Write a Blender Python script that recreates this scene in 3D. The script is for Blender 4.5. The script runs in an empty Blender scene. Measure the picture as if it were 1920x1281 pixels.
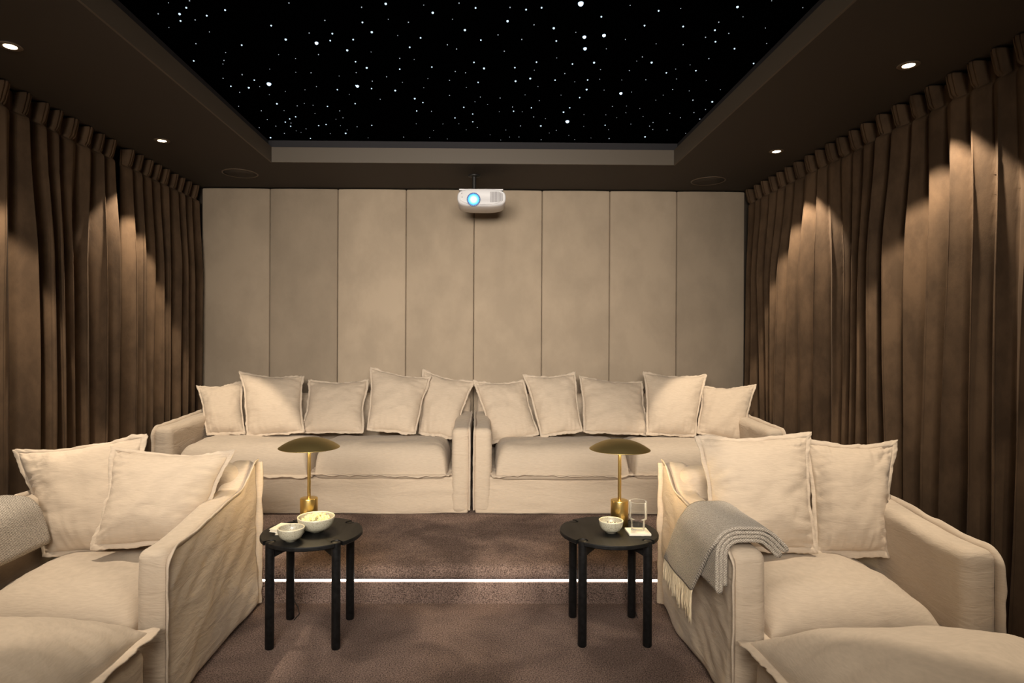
import bpy, math, random
import numpy as np
from mathutils import Vector, Matrix

# ---------------------------------------------------------------- camera, world, light
W_IMG, H_IMG, F_PX = 1920, 1281, 1155.0
EYE = Vector((0, 0, 1.48))
PPX, PPY = 916.0, 638.0
cam_data = bpy.data.cameras.new('camera')
cam = bpy.data.objects.new('camera', cam_data)
COL = bpy.context.scene.collection
COL.objects.link(cam)
cam_data.sensor_fit = 'HORIZONTAL'
cam_data.sensor_width = 36
cam_data.lens = F_PX / W_IMG * 36
cam_data.shift_x = (W_IMG / 2 - PPX) / W_IMG
cam_data.shift_y = (PPY - H_IMG / 2) / W_IMG
CAM_ROT = Matrix.Rotation(-0.0096, 3, 'Z') @ Matrix.Rotation(math.pi / 2, 3, 'X') @ Matrix.Rotation(0.0049, 3, 'Z')
cam.matrix_world = Matrix.Translation(EYE) @ CAM_ROT.to_4x4()
cam_data.clip_start = 0.05
bpy.context.scene.camera = cam
sc = bpy.context.scene
sc.view_settings.view_transform = 'Standard'
sc.view_settings.look = 'None'
sc.view_settings.gamma = 1
sc.view_settings.use_curve_mapping = False
sc.view_settings.exposure = 0.0
world = bpy.data.worlds.new('world')
sc.world = world
world.use_nodes = True
world.node_tree.nodes['Background'].inputs[0].default_value = (0.9, 0.8, 0.7, 1)
world.node_tree.nodes['Background'].inputs[1].default_value = 0.0


def light(name, kind, loc, energy, color, aim=None, **kw):
    ld = bpy.data.lights.new(name, kind)
    ld.energy = energy
    ld.color = color
    for k, v in kw.items():
        setattr(ld, k, v)
    o = bpy.data.objects.new(name, ld)
    o.location = loc
    if aim is not None:
        o.rotation_euler = (Vector(aim) - Vector(loc)).to_track_quat('-Z', 'Y').to_euler()
    COL.objects.link(o)
    return o


# daylight-less room: soft area lights added as fill, no fixtures, high towards the screen end
light('front_fill_light', 'AREA', (-0.4, -0.9, 2.35), 64, (1.0, 0.92, 0.82), (-0.05, 5.5, 1.45),
      shape='RECTANGLE', size=2.4, size_y=0.9, spread=math.radians(64))
light('fill_light', 'AREA', (0.0, 0.5, 2.72), 11, (1.0, 0.90, 0.78), (0.0, 3.0, 0.5),
      shape='RECTANGLE', size=1.8, size_y=0.6, spread=math.radians(84))
DOWNLIGHTS = [(-2.205, 4.245), (-2.205, 2.888), (-2.205, 1.55), (2.09, 4.375), (2.08, 2.998), (2.08, 1.62)]
DL_ENERGY = 175
WARM = (1.0, 0.86, 0.68)


def at(px, py, Y):
    d = CAM_ROT @ Vector(((px - PPX) / F_PX, -(py - PPY) / F_PX, -1))
    return EYE + d * (Y / d.y)


# ---------------------------------------------------------------- noise and mesh helpers
_rs = np.random.RandomState(7)
_perm = _rs.permutation(256)
_perm = np.concatenate([_perm, _perm, _perm])
_grad = _rs.normal(size=(256, 3))
_grad /= np.linalg.norm(_grad, axis=1)[:, None]


def noise(p, scale=1.0, seed=0.0):
    """Perlin noise, p (...,3) array, result about -1..1"""
    q = np.asarray(p, float) * scale + np.array([seed * 17.13, seed * 5.77, seed * 9.31])
    i = np.floor(q).astype(int)
    f = q - i
    u = f * f * f * (f * (f * 6 - 15) + 10)
    out = 0
    for dx in (0, 1):
        for dy in (0, 1):
            for dz in (0, 1):
                h = _perm[(_perm[(_perm[(i[..., 0] + dx) & 255] + i[..., 1] + dy) & 255] + i[..., 2] + dz) & 255]
                g = _grad[h]
                d = f - np.array([dx, dy, dz])
                w = (u[..., 0] if dx else 1 - u[..., 0]) * (u[..., 1] if dy else 1 - u[..., 1]) * (u[..., 2] if dz else 1 - u[..., 2])
                out = out + w * (g * d).sum(-1)
    return out * 1.6


def V3(x, y, z):
    x, y, z = np.broadcast_arrays(x, y, z)
    return np.stack([x, y, z], -1).astype(float)


def sstep(a, b, x):
    t = np.clip((np.asarray(x, float) - a) / (b - a), 0, 1)
    return t * t * (3 - 2 * t)


class MB:
    def __init__(self):
        self.v, self.f, self.n = [], [], 0

    def add(self, verts, faces):
        verts = np.asarray(verts, float).reshape(-1, 3)
        self.v.append(verts)
        b = self.n
        self.f.extend([tuple(int(i) + b for i in f) for f in faces])
        self.n += len(verts)
        return self

    def grid(self, P, cu=False, cv=False, flip=False):
        n, m = P.shape[:2]
        fs = []
        for i in range(n if cu else n - 1):
            for j in range(m if cv else m - 1):
                a, b = i * m + j, i * m + (j + 1) % m
                c, d = ((i + 1) % n) * m + (j + 1) % m, ((i + 1) % n) * m + j
                fs.append((a, d, c, b) if flip else (a, b, c, d))
        return self.add(P, fs)

    def box(self, c, s):
        c, s = np.array(c, float), np.array(s, float) / 2
        v = [c + s * np.array(k) for k in ((-1, -1, -1), (1, -1, -1), (1, 1, -1), (-1, 1, -1), (-1, -1, 1), (1, -1, 1), (1, 1, 1), (-1, 1, 1))]
        return self.add(v, [(0, 3, 2, 1), (4, 5, 6, 7), (0, 1, 5, 4), (1, 2, 6, 5), (2, 3, 7, 6), (3, 0, 4, 7)])

    def lathe(self, prof, c=(0, 0, 0), n=48, cap0=True, cap1=True):
        prof = [(0.0 if r < 2e-4 else r, z) for r, z in prof]
        a = np.linspace(0, 2 * math.pi, n, endpoint=False)
        P = np.array([[(c[0] + r * math.cos(t), c[1] + r * math.sin(t), c[2] + z) for t in a] for r, z in prof])
        b = self.n
        self.grid(P, cv=True)
        k = len(prof)
        if cap0 and prof[0][0] > 1e-6:
            self.f.append(tuple(b + i for i in reversed(range(n))))
        if cap1 and prof[-1][0] > 1e-6:
            self.f.append(tuple(b + (k - 1) * n + i for i in range(n)))
        return self

    def tube(self, pts, r, n=8):
        pts = [Vector(p) for p in pts]
        rings = []
        up = Vector((0.123, 0.31, 0.94))
        for i, p in enumerate(pts):
            t = (pts[min(i + 1, len(pts) - 1)] - pts[max(i - 1, 0)]).normalized()
            a = t.cross(up)
            if a.length < 1e-3:
                a = t.cross(Vector((1, 0, 0)))
            a.normalize()
            b = t.cross(a)
            rr = r[i] if hasattr(r, '__len__') else r
            rings.append([tuple(p + (a * math.cos(k) + b * math.sin(k)) * rr) for k in [2 * math.pi * j / n for j in range(n)]])
        b0 = self.n
        self.grid(np.array(rings), cv=True)
        self.f.append(tuple(b0 + i for i in reversed(range(n))))
        self.f.append(tuple(b0 + (len(pts) - 1) * n + i for i in range(n)))
        return self

    def build(self, name, mat, parent=None, smooth=True, angle=None):
        me = bpy.data.meshes.new(name)
        me.from_pydata(np.concatenate(self.v).tolist(), [], self.f)
        import bmesh
        bm = bmesh.new()
        bm.from_mesh(me)
        bmesh.ops.remove_doubles(bm, verts=bm.verts, dist=1e-6)
        bmesh.ops.recalc_face_normals(bm, faces=bm.faces)
        bm.to_mesh(me)
        bm.free()
        me.materials.append(mat)
        for p in me.polygons:
            p.use_smooth = smooth
        if angle is not None:
            me.set_sharp_from_angle(angle=math.radians(angle))
        o = bpy.data.objects.new(name, me)
        COL.objects.link(o)
        if parent is not None:
            o.parent = parent
            o.matrix_parent_inverse = Matrix.Translation(-parent.location) if parent.parent is None else Matrix.Identity(4)
            if parent.parent is not None:
                o.matrix_parent_inverse = Matrix.Translation(-(parent.location + parent.parent.location)) if parent.type == 'EMPTY' else Matrix.Translation(-world_loc(parent))
        return o


def world_loc(o):
    """origin of an object: parts are modelled in world coordinates, so only Empties are off the zero point"""
    v = Vector((0, 0, 0))
    if o.type == 'EMPTY':
        v = o.location.copy()
    return v


def tag(o, label=None, cat=None, group=None, kind=None):
    if label: o['label'] = label
    if cat: o['category'] = cat
    if group: o['group'] = group
    if kind: o['kind'] = kind
    return o


def empty(name, loc, label, cat, group=None):
    o = bpy.data.objects.new(name, None)
    o.location = loc
    o.empty_display_size = 0.1
    COL.objects.link(o)
    return tag(o, label, cat, group)


def rbox(lo, hi, r, step=0.03, warp=None):
    """rounded box grid; warp(P, N) moves the points"""
    lo, hi = np.array(lo, float), np.array(hi, float)
    n = np.maximum(3, np.ceil((hi - lo) / step).astype(int))
    ax = []
    for k in range(3):
        inner = np.linspace(lo[k] + r, hi[k] - r, n[k])
        e = r * (1 - np.cos(np.linspace(0, math.pi / 2, 4)[:-1]))
        e = r * (1 - np.tan(np.linspace(math.pi / 4, 0, 4)[:-1]))
        ax.append(np.concatenate([lo[k] + e, inner, (hi[k] - e)[::-1]]))
    mb = MB()
    for k in range(3):
        a, b = [(1, 2), (2, 0), (0, 1)][k]
        A, B = np.meshgrid(ax[a], ax[b], indexing='ij')
        for s in (0, 1):
            P = np.zeros(A.shape + (3,))
            P[..., a], P[..., b], P[..., k] = A, B, (hi if s else lo)[k]
            C = np.clip(P, lo + r, hi - r)
            D = P - C
            L = np.linalg.norm(D, axis=-1, keepdims=True)
            N = D / np.maximum(L, 1e-9)
            Q = C + N * r
            if warp is not None:
                Q = warp(Q, N)
            mb.grid(Q, flip=(s == 0))
    return mb


def ribbon(mb, pts, out, w=0.024, th=0.008, seed=0, wav=0.004, n=None):
    """thin stitched flange standing out of an edge path; out = outward direction(s)"""
    pts = np.array(pts, float)
    seg = np.r_[0, np.cumsum(np.linalg.norm(np.diff(pts, axis=0), axis=1))]
    n = n or max(8, int(seg[-1] / 0.012))
    t = np.linspace(0, seg[-1], n)
    P = np.stack([np.interp(t, seg, pts[:, k]) for k in range(3)], -1)
    out = np.array(out, float)
    if out.ndim == 1:
        out = np.repeat(out[None], len(pts), 0)
    O = np.stack([np.interp(t, seg, out[:, k]) for k in range(3)], -1)
    for _ in range(3):
        P[1:-1] = (P[:-2] + 2 * P[1:-1] + P[2:]) / 4
        O[1:-1] = (O[:-2] + 2 * O[1:-1] + O[2:]) / 4
    O /= np.linalg.norm(O, axis=1)[:, None]
    T = np.gradient(P, axis=0)
    T /= np.linalg.norm(T, axis=1)[:, None]
    S = np.cross(T, O)
    S /= np.linalg.norm(S, axis=1)[:, None]
    nz = noise(V3(t * 9, 0.3, 0.1), 1, seed) * wav + noise(V3(t * 30, 0.3, 0.7), 1, seed + 3) * wav * 0.35
    nw = 1 + 0.25 * noise(V3(t * 12, 1.3, 0.1), 1, seed + 5)
    ring = []
    for a, b in ((-0.5, -1), (0.4, -1), (0.85, -0.9), (1, 0), (0.85, 0.9), (0.4, 1), (-0.5, 1)):
        ring.append(P + O * (a * w * (nw if a > 0 else 1))[:, None] * 1 + S * (b * th / 2 + nz * max(a, 0))[:, None] if a > 0
                    else P + O * (a * w) + S * (b * th / 2))
    mb.grid(np.stack(ring, 1), cv=True)
    return mb


# ---------------------------------------------------------------- materials
def mat_new(name, base, rough=0.9, sheen=0.0, metallic=0.0, **kw):
    m = bpy.data.materials.new(name)
    m.use_nodes = True
    b = m.node_tree.nodes['Principled BSDF']
    b.inputs['Base Color'].default_value = (*base, 1)
    b.inputs['Roughness'].default_value = rough
    b.inputs['Metallic'].default_value = metallic
    b.inputs['Sheen Weight'].default_value = sheen
    b.inputs['Sheen Roughness'].default_value = 0.5
    for k, v in kw.items():
        b.inputs[k].default_value = v
    return m


def nodes(m):
    nt = m.node_tree
    return nt, nt.nodes['Principled BSDF'], lambda t, **k: _nn(nt, t, k)


def _nn(nt, t, k):
    n = nt.nodes.new(t)
    for a, v in k.items():
        if a.startswith('i_'):
            n.inputs[a[2:].replace('_', ' ')].default_value = v
        else:
            setattr(n, a, v)
    return n


def mapped(nt, N, scale=(1, 1, 1), rot=(0, 0, 0)):
    tc = N('ShaderNodeTexCoord')
    mp = N('ShaderNodeMapping')
    mp.inputs['Scale'].default_value = scale
    mp.inputs['Rotation'].default_value = rot
    nt.links.new(tc.outputs['Object'], mp.inputs['Vector'])
    return mp


def colour_mix(nt, N, b, fac, c1, c2, lo=0.35, hi=0.65):
    r = N('ShaderNodeValToRGB')
    r.color_ramp.elements[0].position = lo
    r.color_ramp.elements[0].color = (*c1, 1)
    r.color_ramp.elements[1].position = hi
    r.color_ramp.elements[1].color = (*c2, 1)
    nt.links.new(fac, r.inputs['Fac'])
    nt.links.new(r.outputs['Color'], b.inputs['Base Color'])
    return r


def bump_chain(nt, N, b, items):
    prev = None
    for fac, strength, dist in items:
        bp = N('ShaderNodeBump')
        bp.inputs['Strength'].default_value = strength
        bp.inputs['Distance'].default_value = dist
        nt.links.new(fac, bp.inputs['Height'])
        if prev:
            nt.links.new(prev.outputs['Normal'], bp.inputs['Normal'])
        prev = bp
    nt.links.new(prev.outputs['Normal'], b.inputs['Normal'])


def linen(name, base, crease=1.0, rot=(0.5, 0.7, 0.3)):
    m = mat_new(name, base, 0.95, 0.08)
    m.node_tree.nodes['Principled BSDF'].inputs['Sheen Tint'].default_value = (1, 0.95, 0.88, 1)
    nt, b, N = nodes(m)
    mp = mapped(nt, N)
    nz = N('ShaderNodeTexNoise', i_Scale=420.0, i_Detail=2.0)
    nt.links.new(mp.outputs[0], nz.inputs['Vector'])
    # slubs of the weave
    m2 = mapped(nt, N, (30, 30, 300))
    n2 = N('ShaderNodeTexNoise', i_Scale=1.0, i_Detail=3.0)
    nt.links.new(m2.outputs[0], n2.inputs['Vector'])
    # creases
    m3 = mapped(nt, N, (4, 4, 14), rot)
    n3 = N('ShaderNodeTexNoise', i_Scale=1.0, i_Detail=4.0, i_Roughness=0.55, i_Distortion=0.8)
    nt.links.new(m3.outputs[0], n3.inputs['Vector'])
    colour_mix(nt, N, b, n2.outputs[0], tuple(c * 0.93 for c in base), tuple(min(1, c * 1.05) for c in base), 0.3, 0.7)
    bump_chain(nt, N, b, [(n3.outputs[0], 0.55 * crease, 0.02), (n2.outputs[0], 0.25, 0.002), (nz.outputs[0], 0.3, 0.001)])
    return m


def velvet(name, base, mott=0.18, sheen=0.5, patch=3.0, stretch=(1, 1, 0.5)):
    m = mat_new(name, base, 0.85, sheen)
    b_ = m.node_tree.nodes['Principled BSDF']
    b_.inputs['Sheen Roughness'].default_value = 0.35
    b_.inputs['Sheen Tint'].default_value = (*[min(1, c * 2.2 + 0.15) for c in base], 1)
    b_.inputs['Specular IOR Level'].default_value = 0.15
    nt, b, N = nodes(m)
    mp = mapped(nt, N, stretch)
    n1 = N('ShaderNodeTexNoise', i_Scale=patch, i_Detail=6.0, i_Roughness=0.62, i_Distortion=0.1)
    nt.links.new(mp.outputs[0], n1.inputs['Vector'])
    n2 = N('ShaderNodeTexNoise', i_Scale=250.0, i_Detail=2.0)
    nt.links.new(mp.outputs[0], n2.inputs['Vector'])
    colour_mix(nt, N, b, n1.outputs[0], tuple(c * (1 - mott) for c in base), tuple(c * (1 + mott * 0.6) for c in base), 0.38, 0.62)
    bump_chain(nt, N, b, [(n1.outputs[0], 0.25, 0.01), (n2.outputs[0], 0.2, 0.001)])
    return m


LINEN = linen('cream_linen', (0.495, 0.398, 0.298), 1.0)
LINEN_P = linen('cream_linen_pillow', (0.515, 0.412, 0.308), 0.55, (0.3, 0.9, 0.6))
LINEN_S = linen('cream_linen_seat', (0.475, 0.385, 0.292), 0.45, (0.2, 0.2, 0.6))
LINEN_F = linen('cream_linen_flange', (0.52, 0.42, 0.318), 0.5)
CURTAIN = velvet('brown_velvet', (0.082, 0.050, 0.028), 0.30, 0.06, 6.0)
PANEL_MATS = [velvet('beige_velvet_%d' % i, tuple(c * k for c in (0.355, 0.28, 0.202)), 0.10, 0.15, 3.0, (1, 1, 0.7))
              for i, k in enumerate((0.93, 0.80, 1.06, 1.0, 1.03, 1.0, 0.98, 0.80))]


def carpet_mat():
    m = mat_new('carpet', (0.12, 0.085, 0.07), 1.0, 0.0)
    m.node_tree.nodes['Principled BSDF'].inputs['Specular IOR Level'].default_value = 0.1
    nt, b, N = nodes(m)
    mp = mapped(nt, N)
    big = N('ShaderNodeTexNoise', i_Scale=2.2, i_Detail=3.0, i_Distortion=0.5)
    fine = N('ShaderNodeTexNoise', i_Scale=150.0, i_Detail=3.0, i_Roughness=0.85)
    for n in (big, fine):
        nt.links.new(mp.outputs[0], n.inputs['Vector'])
    r = colour_mix(nt, N, b, fine.outputs[0], (0.045, 0.031, 0.027), (0.43, 0.31, 0.26), 0.36, 0.66)
    mx = N('ShaderNodeMix', data_type='RGBA', blend_type='MULTIPLY')
    mx.inputs[0].default_value = 1.0
    rb = N('ShaderNodeValToRGB')
    rb.color_ramp.elements[0].position, rb.color_ramp.elements[0].color = 0.38, (0.60, 0.58, 0.57, 1)
    rb.color_ramp.elements[1].position, rb.color_ramp.elements[1].color = 0.62, (1.2, 1.17, 1.14, 1)
    nt.links.new(big.outputs[0], rb.inputs['Fac'])
    nt.links.new(r.outputs['Color'], mx.inputs[6])
    nt.links.new(rb.outputs['Color'], mx.inputs[7])
    nt.links.new(mx.outputs[2], b.inputs['Base Color'])
    bump_chain(nt, N, b, [(fine.outputs[0], 0.9, 0.008)])
    return m


def paint(name, base, rough=0.6):
    m = mat_new(name, base, rough)
    nt, b, N = nodes(m)
    mp = mapped(nt, N)
    n1 = N('ShaderNodeTexNoise', i_Scale=90.0, i_Detail=2.0)
    nt.links.new(mp.outputs[0], n1.inputs['Vector'])
    bump_chain(nt, N, b, [(n1.outputs[0], 0.08, 0.002)])
    return m


CARPET = carpet_mat()
SOFFIT = paint('dark_brown_paint', (0.030, 0.020, 0.011), 0.8)
FASCIA = paint('brown_fascia_paint', (0.085, 0.065, 0.045))
BLACKP = paint('black_backing', (0.0006, 0.0006, 0.0008), 1.0)
BLACKP.node_tree.nodes['Principled BSDF'].inputs['Specular IOR Level'].default_value = 0.0
GAPMAT = paint('shadow_gap_paint', (0.012, 0.010, 0.012), 0.8)


def emit(name, color, strength):
    m = bpy.data.materials.new(name)
    m.use_nodes = True
    b = m.node_tree.nodes['Principled BSDF']
    b.inputs['Base Color'].default_value = (0, 0, 0, 1)
    b.inputs['Emission Color'].default_value = (*color, 1)
    b.inputs['Emission Strength'].default_value = strength
    return m


STAR_DIM = emit('star_dim', (0.80, 0.90, 1.0), 0.55)
STAR_MID = emit('star_mid', (0.66, 0.84, 1.0), 1.3)
STAR_BRIGHT = emit('star_bright', (0.55, 0.76, 1.0), 3.5)
LED = emit('led_white', (1.0, 0.95, 0.86), 11.0)
LAMPGLOW = emit('downlight_glow', (1.0, 0.80, 0.52), 14.0)
BRASS = mat_new('brushed_brass', (0.62, 0.44, 0.16), 0.32, metallic=1.0)
DARKBRASS = mat_new('patinated_brass', (0.52, 0.39, 0.16), 0.48, metallic=1.0)
BLACKWOOD = mat_new('black_stained_wood', (0.006, 0.0055, 0.0055), 0.5)
BLACKWOOD.node_tree.nodes['Principled BSDF'].inputs['Specular IOR Level'].default_value = 0.25
nt, b, N = nodes(BLACKWOOD)
mp = mapped(nt, N, (60, 4, 60))
n1 = N('ShaderNodeTexNoise', i_Scale=1.0, i_Detail=4.0)
nt.links.new(mp.outputs[0], n1.inputs['Vector'])
colour_mix(nt, N, b, n1.outputs[0], (0.0025, 0.0023, 0.0023), (0.009, 0.0085, 0.0085))
bump_chain(nt, N, b, [(n1.outputs[0], 0.3, 0.001)])
CERAMIC = mat_new('speckled_cream_ceramic', (0.40, 0.37, 0.28), 0.28)
nt, b, N = nodes(CERAMIC)
mp = mapped(nt, N)
n1 = N('ShaderNodeTexNoise', i_Scale=230.0, i_Detail=2.0)
nt.links.new(mp.outputs[0], n1.inputs['Vector'])
colour_mix(nt, N, b, n1.outputs[0], (0.20, 0.17, 0.11), (0.42, 0.39, 0.30), 0.32, 0.46)
RIM = mat_new('pale_glazed_rim', (0.75, 0.68, 0.5), 0.3)
PAPER = mat_new('cream_paper', (0.74, 0.69, 0.58), 0.8)
POPCORN = mat_new('popcorn', (0.85, 0.78, 0.38), 0.8)
NUTS = mat_new('nuts', (0.50, 0.42, 0.28), 0.6)
nt, b, N = nodes(NUTS)
mp = mapped(nt, N)
n1 = N('ShaderNodeTexNoise', i_Scale=60.0, i_Detail=1.0)
nt.links.new(mp.outputs[0], n1.inputs['Vector'])
colour_mix(nt, N, b, n1.outputs[0], (0.06, 0.04, 0.03), (0.72, 0.64, 0.46), 0.42, 0.5)
GLASS = bpy.data.materials.new('clear_glass')
GLASS.use_nodes = True
_nt = GLASS.node_tree
_nt.nodes.clear()
_o, _mx, _tr, _gl, _lw = [_nt.nodes.new(t) for t in ('ShaderNodeOutputMaterial', 'ShaderNodeMixShader', 'ShaderNodeBsdfTransparent', 'ShaderNodeBsdfGlossy', 'ShaderNodeLayerWeight')]
_lw.inputs['Blend'].default_value = 0.14
_gl.inputs['Roughness'].default_value = 0.05
_tr.inputs['Color'].default_value = (0.97, 0.98, 0.98, 1)
_nt.links.new(_lw.outputs['Fresnel'], _mx.inputs[0])
_nt.links.new(_tr.outputs[0], _mx.inputs[1])
_df = _nt.nodes.new('ShaderNodeBsdfTranslucent')  # white mixed in at grazing edges stands in for bright outline highlights
_df.inputs['Color'].default_value = (0.95, 0.95, 0.95, 1)
_d2 = _nt.nodes.new('ShaderNodeBsdfDiffuse')
_d2.inputs['Color'].default_value = (0.95, 0.95, 0.95, 1)
_m2, _m3 = _nt.nodes.new('ShaderNodeMixShader'), _nt.nodes.new('ShaderNodeMixShader')
_m2.inputs[0].default_value = 0.5
_m3.inputs[0].default_value = 0.5
_nt.links.new(_df.outputs[0], _m2.inputs[1])
_nt.links.new(_d2.outputs[0], _m2.inputs[2])
_nt.links.new(_gl.outputs[0], _m3.inputs[1])
_nt.links.new(_m2.outputs[0], _m3.inputs[2])
_nt.links.new(_m3.outputs[0], _mx.inputs[2])
_nt.links.new(_mx.outputs[0], _o.inputs['Surface'])
WHITEPL = mat_new('white_plastic', (0.62, 0.60, 0.60), 0.45)
GREYPL = mat_new('grey_plastic', (0.30, 0.28, 0.28), 0.5)
DARKMET = mat_new('dark_metal', (0.03, 0.028, 0.026), 0.5, metallic=0.6)
TRIMR = mat_new('downlight_trim', (0.10, 0.07, 0.045), 0.5)
THREAD = mat_new('cream_thread', (0.66, 0.54, 0.36), 0.9, 0.2)


def throw_mat():
    m = mat_new('knitted_grey_wool', (0.34, 0.30, 0.25), 0.95, 0.1)
    nt, b, N = nodes(m)
    mp = mapped(nt, N, (1, 1, 1), (0.6, 0.5, 0.8))
    wv = N('ShaderNodeTexWave', i_Scale=75.0, i_Distortion=2.5, i_Detail=1.0)
    wv.bands_direction = 'DIAGONAL'
    nt.links.new(mp.outputs[0], wv.inputs['Vector'])
    nz = N('ShaderNodeTexNoise', i_Scale=260.0, i_Detail=2.0)
    nt.links.new(mp.outputs[0], nz.inputs['Vector'])
    mt = N('ShaderNodeMath', operation='MULTIPLY_ADD')
    mt.inputs[1].default_value = 0.35
    nt.links.new(wv.outputs['Fac'], mt.inputs[0])
    ma = N('ShaderNodeMath', operation='MULTIPLY')
    ma.inputs[1].default_value = 0.65
    nt.links.new(nz.outputs[0], ma.inputs[0])
    nt.links.new(ma.outputs[0], mt.inputs[2])
    colour_mix(nt, N, b, mt.outputs[0], (0.17, 0.14, 0.11), (0.60, 0.525, 0.43), 0.36, 0.62)
    bump_chain(nt, N, b, [(mt.outputs[0], 0.7, 0.004)])
    return m


THROW = throw_mat()

# ---------------------------------------------------------------- room
ZC = 2.84            # soffit height
YW = 5.55            # face of the upholstered wall
XL, XR = -2.62, 2.46  # side walls behind the curtains
CX0, CX1, CYB, CYF = -1.627, 1.471, 4.745, 0.3    # coffer opening
ZF = 2.955           # top of the fascia
ZS = 3.016           # star ceiling
PLAT = 0.215
YSTEP = 3.455
FRONT = -1.6


def flat(name, mat, boxes, kind='structure', step=None):
    mb = MB()
    for lo, hi in boxes:
        lo, hi = np.array(lo, float), np.array(hi, float)
        mb.box((lo + hi) / 2, hi - lo)
    o = mb.build(name, mat, smooth=False)
    if kind: o['kind'] = kind
    return o


flat('floor', CARPET, [((XL - .1, FRONT - .1, -0.1), (XR + .1, YW + .2, 0))])
flat('wall_left', SOFFIT, [((XL - .1, FRONT - .1, 0), (XL, YW + .2, 3.1))])
flat('wall_right', SOFFIT, [((XR, FRONT - .1, 0), (XR + .1, YW + .2, 3.1))])
flat('wall_back', SOFFIT, [((XL, YW + .06, 0), (XR, YW + .16, 3.1))])
flat('wall_front', SOFFIT, [((XL, FRONT - .1, 0), (XR, FRONT, 3.1))])
flat('ceiling', SOFFIT, [((XL, FRONT, ZC), (CX0 - .012, YW + .06, ZF)), ((CX1 + .012, FRONT, ZC), (XR, YW + .06, ZF)),
                         ((CX0 - .012, CYB + .012, ZC), (CX1 + .012, YW + .06, ZF)), ((CX0 - .012, FRONT, ZC), (CX1 + .012, CYF - .012, ZF)),
                         ((XL, FRONT, ZS + .012), (XR, YW + .06, ZS + .08))])
# fascia boards lining the coffer
flat('trim_1', FASCIA, [((CX0 - .012, CYB, ZC), (CX1 + .012, CYB + .012, ZF)), ((CX0 - .012, CYF - .012, ZC), (CX1 + .012, CYF, ZF)),
                        ((CX0 - .012, CYF, ZC), (CX0, CYB, ZF)), ((CX1, CYF, ZC), (CX1 + .012, CYB, ZF))])
# shadow gap above the fascia
flat('trim_2', GAPMAT, [((CX0 - .05, CYB + .03, ZF), (CX1 + .05, CYB + .045, ZS)), ((CX0 - .05, CYF, ZF), (CX0 - .035, CYB + .03, ZS)),
                        ((CX1 + .035, CYF, ZF), (CX1 + .05, CYB + .03, ZS))])

# star ceiling: panel with fibre optic points
star_panel = MB().box(((CX0 + CX1) / 2, (CYB + CYF) / 2, ZS + .006), (CX1 - CX0 + .1, CYB - CYF + .08, .012)).build('star_ceiling_panel', BLACKP, smooth=False)
tag(star_panel, 'black star ceiling panel dotted with small fibre optic lights', 'ceiling panel')
S1 = [(655, 30, 1), (877, 8, 2), (843, 82, 3), (546, 147, 2), (772, 148, 4), (782, 222, 3), (937, 211, 2), (1060, 166, 3), (1254, 107, 3), (659, 291, 1),
      (1088, 338, 1), (1742, 271, 3), (1896, 418, 4), (945, 463, 2), (1430, 478, 3), (1260, 557, 1), (1242, 640, 2), (1231, 678, 1), (922, 645, 3), (1821, 579, 1), (1727, 732, 1), (1434, 788, 2)]
S2 = [(10, 32, 2), (779, 77, 2), (1035, 40, 4), (1437, 54, 1), (1811, 33, 2), (1533, 134, 4), (390, 216, 2), (788, 237, 3), (1062, 205, 1), (1275, 236, 2),
      (1742, 204, 1), (887, 340, 4), (224, 350, 2), (469, 356, 3), (447, 430, 3), (302, 455, 5), (690, 419, 3), (1162, 376, 1), (1404, 401, 3), (1873, 318, 4),
      (1688, 474, 2), (1785, 519, 2), (1289, 501, 3), (627, 532, 4), (323, 578, 2), (880, 551, 1), (80, 620, 1), (715, 653, 3), (1183, 618, 2), (1336, 630, 1),
      (834, 718, 4), (1523, 710, 3), (1183, 732, 3), (83, 766, 1), (244, 771, 2), (722, 769, 2), (1771, 757, 2), (1880, 771, 2)]
S3 = [(66, 84, 3), (431, 79, 2), (601, 102, 3), (765, 82, 3), (1180, 36, 6), (1703, 57, 1), (405, 224, 4), (1398, 177, 3), (685, 263, 2), (894, 298, 4),
      (1855, 271, 3), (304, 370, 2), (1128, 342, 1), (1218, 391, 5), (1426, 374, 5), (122, 425, 3), (555, 418, 2), (921, 434, 3), (1652, 418, 1), (1225, 514, 5),
      (1450, 517, 1), (370, 543, 2), (925, 614, 1), (1832, 603, 2), (49, 661, 3), (711, 658, 3), (1092, 678, 3), (1321, 663, 4), (1773, 647, 1), (155, 724, 4),
      (482, 716, 3), (688, 743, 1), (1389, 737, 1), (1694, 747, 2), (1011, 779, 2)]
S4 = [(84, 114, 3), (318, 90, 1), (919, 73, 4), (1281, 8, 1), (1611, 81, 1), (978, 178, 1), (721, 235, 2), (344, 281, 3), (680, 320, 3), (1214, 297, 1),
      (827, 354, 2), (581, 395, 2), (686, 442, 3), (344, 473, 2), (58, 464, 1), (888, 515, 3), (1228, 461, 1), (616, 621, 2), (10, 662, 4), (417, 687, 1),
      (1090, 672, 3), (265, 732, 1), (479, 748, 3), (166, 771, 3)]
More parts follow.
